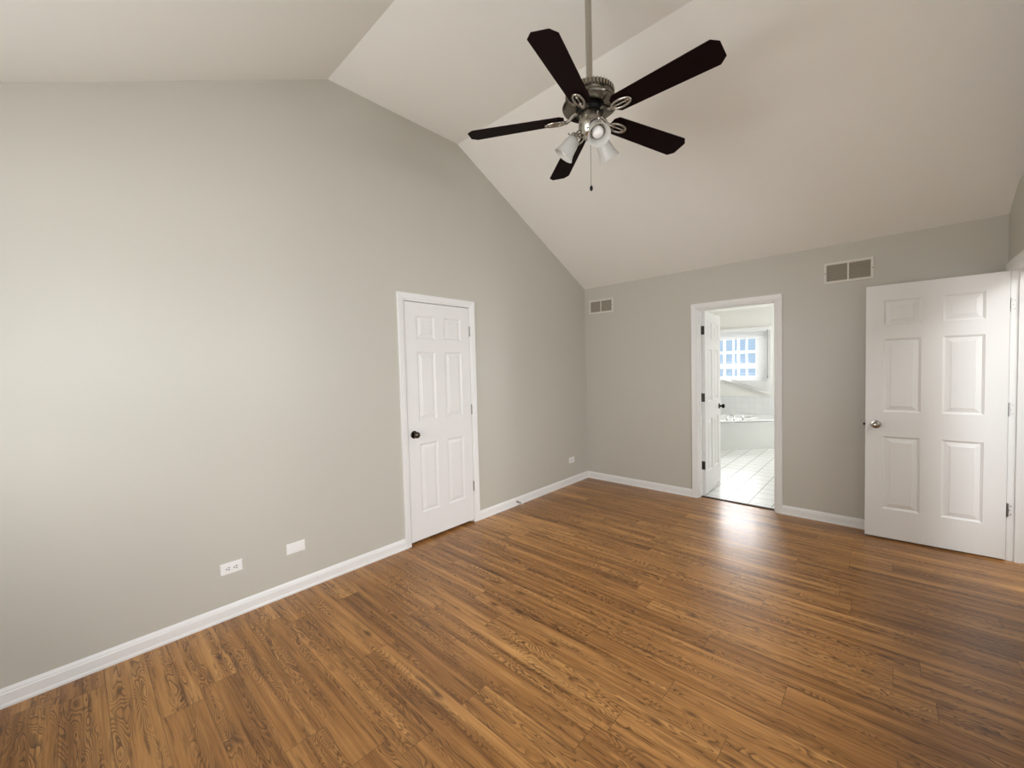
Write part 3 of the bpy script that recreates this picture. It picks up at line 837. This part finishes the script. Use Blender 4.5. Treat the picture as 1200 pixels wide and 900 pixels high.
fc = thing('tub_faucet', 'chrome bathtub faucet with two handles on the tub deck', 'faucet', (1.02, 2.985, deck_z + 0.0005), (0, 0, PI / 4))
bm = bmesh.new()
tube(bm, [(-0.02, 0.0, 0.0), (-0.02, 0.0, 0.05), (-0.024, 0.008, 0.075), (-0.05, 0.03, 0.082), (-0.11, 0.08, 0.060), (-0.135, 0.10, 0.040)], [0.016, 0.014, 0.013, 0.012, 0.011, 0.011], 12)
lathe(bm, [(0.026, 0.0), (0.026, 0.006), (0.017, 0.010)], (-0.02, 0, 0), (0, 0, 1), 20)
link('spout', bm, M_CHROME, fc, True, auto=0.8)
for yy in (-0.14, 0.13):
    bm = bmesh.new(); lathe(bm, [(0.024, 0.0), (0.024, 0.006), (0.014, 0.012), (0.012, 0.04), (0.018, 0.046), (0.016, 0.056), (0.004, 0.060)], (yy, 0, 0), (0, 0, 1), 20)
    tube(bm, [(yy, 0, 0.050), (yy + 0.03, 0.03, 0.066)], [0.006, 0.005], 8)
    link('handle', bm, M_CHROME, fc, True, auto=0.8)

bm = bmesh.new(); box(bm, 0.0, 2.30, BYB - 0.012, BYB, deck_z - 0.0, 0.815); box(bm, 0.0, 2.30, BYB - 0.016, BYB, 0.815, 0.828)
struct(link('trim_5', bm, M_SPLASH), 'white tile band on the far wall above the tub', 'tile')
bm = bmesh.new(); box(bm, 0.0, 0.012, LN - 0.1, BYB - 0.012, deck_z, 0.815)
struct(link('trim_6', bm, M_SPLASH_SIDE), 'white tile band on the left bathroom wall', 'tile')

# windows ------------------------------------------------------------
def window(n, s0, s1, z0, z1, place, label, ub, zb, mw=0.036, depth=(-0.05, -0.085), casing=True):
    """ub: list of (s,s) pane columns ; zb: list of (z,z) pane rows. place(s,z,h): h<0 into wall"""
    root = thing('window_%d' % n, label, 'window', kind='structure')
    if casing:
        link('casing', casing_bm(s0, s1, z1, place, z0, full=True), M_TRIM, root)
    bm = bmesh.new()
    def b(sa, sb, za, zb_, d0, d1):
        q = [(sa, za), (sb, za), (sb, zb_), (sa, zb_)]
        v = [bm.verts.new(place(s, z, d0)) for s, z in q]; w = [bm.verts.new(place(s, z, d1)) for s, z in q]
        bm.faces.new(v); bm.faces.new(list(reversed(w)))
        for i in range(4): bm.faces.new((v[i], v[(i + 1) % 4], w[(i + 1) % 4], w[i]))
    b(s0 - .001, s0 + 0.012, z0, z1, 0.0, -T); b(s1 - 0.012, s1 + .001, z0, z1, 0.0, -T)
    b(s0 + 0.012, s1 - 0.012, z1 - 0.012, z1 + .001, 0.0, -T)
    link('window_jamb', bm, M_TRIM, root)
    bm = bmesh.new()
    b(s0 - 0.03, s1 + 0.03, z0 - 0.02, z0 + 0.004, 0.035, -T)
    link('sill', bm, M_TRIM, root)
    bm = bmesh.new()
    S_ = [s0 + 0.012] + [c for p in ub for c in p] + [s1 - 0.012]
    for i in range(0, len(S_), 2): b(S_[i], S_[i + 1], z0 + 0.004, z1 - 0.012, *depth)
    Z_ = [z0 + 0.004] + [c for p in zb for c in p] + [z1 - 0.012]
    for (sa, sb) in ub:
        for i in range(0, len(Z_), 2): b(sa, sb, Z_[i], Z_[i + 1], depth[0] - 0.004, depth[1] + 0.004)
    link('sash', bm, M_VINYL, root)
    for (sa, sb) in ub:
        for (za, zb_) in zb:
            bm = bmesh.new()
            d = (depth[0] + depth[1]) / 2
            b(sa - 0.003, sb + 0.003, za - 0.003, zb_ + 0.003, d, d - 0.004)
            link('pane', bm, M_GLASS, root)
    return root
pl_bfar = lambda s, z, h: (s, BYB - h, z)
window(1, *BWIN, pl_bfar, 'white grid window over the bathtub in the bright bathroom',
       [(0.30, 0.40), (0.44, 0.54), (0.58, 0.705), (0.735, 0.785), (0.825, 0.930), (0.960, 1.095)], [(1.20, 1.345), (1.450, 1.630), (1.690, 1.900)])
pl_rwin = lambda s, z, h: (RW - h, s, z)
window(2, *RWIN, pl_rwin, 'white double window in the right wall beside the viewer',
       [(-4.98, -4.66), (-4.63, -4.35), (-4.25, -3.93), (-3.90, -3.62)], [(0.85, 1.46), (1.54, 2.15)])
window(5, *RWIN2, pl_rwin, 'white window in the right wall between the hall doorway and the corner window',
       [(-2.90, -2.41), (-2.33, -1.84)], [(0.85, 1.46), (1.54, 2.15)])
pl_fwin = lambda s, z, h: (s, YF + h, z)
window(3, *FWIN, pl_fwin, 'white window in the wall behind the viewer', [(0.52, 1.41), (1.49, 2.38)], [(0.85, 1.46), (1.54, 2.15)])
pl_bside = lambda s, z, h: (BXR - h, s, z)
window(4, *BSWIN, pl_bside, 'white window in the right bathroom wall', [(2.17, 2.68), (2.72, 3.23)], [(0.87, 1.46), (1.54, 2.13)])

# venetian blind over window 1: hangs askew, lower on its right side
bl = thing('window_blind', 'white slatted blind hanging askew over the bathroom window', 'blind', (0.76, BYB - 0.055, 2.09))
def brel(x, y, z): return (x - 0.76, y - (BYB - 0.055), z - 2.09)
X0, X1 = 0.17, 1.345
bm = bmesh.new(); prism(bm, [brel(X0, BYB - 0.080, 2.035), brel(X0, BYB - 0.083, 2.085), brel(X0, BYB - 0.080, 2.10), brel(X0, BYB - 0.022, 2.10), brel(X0, BYB - 0.022, 2.035)], (X1 - X0, 0, 0))
link('head_rail', bm, M_BLIND, bl)
bm = bmesh.new()
z = 2.015; i = 0
while z > 0.93:
    # below the sill the slats gather into the tilted stack
    zl = max(z, 1.165 - (2.015 - z) * 0.0)
    def low(x): return 1.15 - 0.26 * (x - 0.60) / (X1 - 0.60) if x > 0.60 else 1.15
    pts_x = [X0 + (X1 - X0) * k / 10 for k in range(11)]
    prev = None
    for x in pts_x:
        zz = max(z, low(x) + 0.012 + (0.0006 * (60 - i)))
        k_ = min(1.0, max(0.0, (1.15 - zz) / 0.02)); dz = 0.0012 + 0.0168 * k_; dy = 0.017 - 0.009 * k_
        ring = [bm.verts.new(brel(x, BYB - 0.051 - dy, zz - dz)), bm.verts.new(brel(x, BYB - 0.051 - dy, zz - dz + 0.0018)), bm.verts.new(brel(x, BYB - 0.051 + dy, zz + dz)), bm.verts.new(brel(x, BYB - 0.051 + dy, zz + dz - 0.0018))]
        if prev:
            for k in range(4): bm.faces.new((prev[k], prev[(k + 1) % 4], ring[(k + 1) % 4], ring[k]))
        else: bm.faces.new(ring)
        prev = ring
    bm.faces.new(list(reversed(prev)))
    z -= 0.054 if z > 1.13 else 0.026; i += 1
link('slats', bm, M_BLIND, bl)
bm = bmesh.new()
q = [(0.60, 1.150), (X1, 0.890), (X1, 0.868), (0.60, 1.128)]
prism(bm, [brel(x, BYB - 0.066, z) for x, z in q], (0, 0.03, 0))
prism(bm, [brel(x, BYB - 0.066, z) for x, z in ((X0, 1.150), (0.60, 1.150), (0.60, 1.128), (X0, 1.128))], (0, 0.03, 0))
link('bottom_rail', bm, M_BLIND, bl)
for x in (0.30, 0.98, 1.285):
    bm = bmesh.new(); zl = (1.15 - 0.26 * (x - 0.60) / (X1 - 0.60)) if x > 0.6 else 1.15
    tube(bm, [brel(x, BYB - 0.071, 2.04), brel(x, BYB - 0.071, zl)], 0.0016, 6)
    link('ladder_cord', bm, M_BLIND, bl)
bm = bmesh.new(); tube(bm, [brel(1.315, BYB - 0.085, 2.05), brel(1.315, BYB - 0.085, 1.22)], 0.004, 8); lathe(bm, [(0.004, 0), (0.008, -0.01), (0.009, -0.04), (0.003, -0.05)], brel(1.315, BYB - 0.085, 1.22), (0, 0, 1), 10)
link('tilt_wand', bm, plain('wand_grey', (0.30, 0.30, 0.30), 0.4), bl, True)
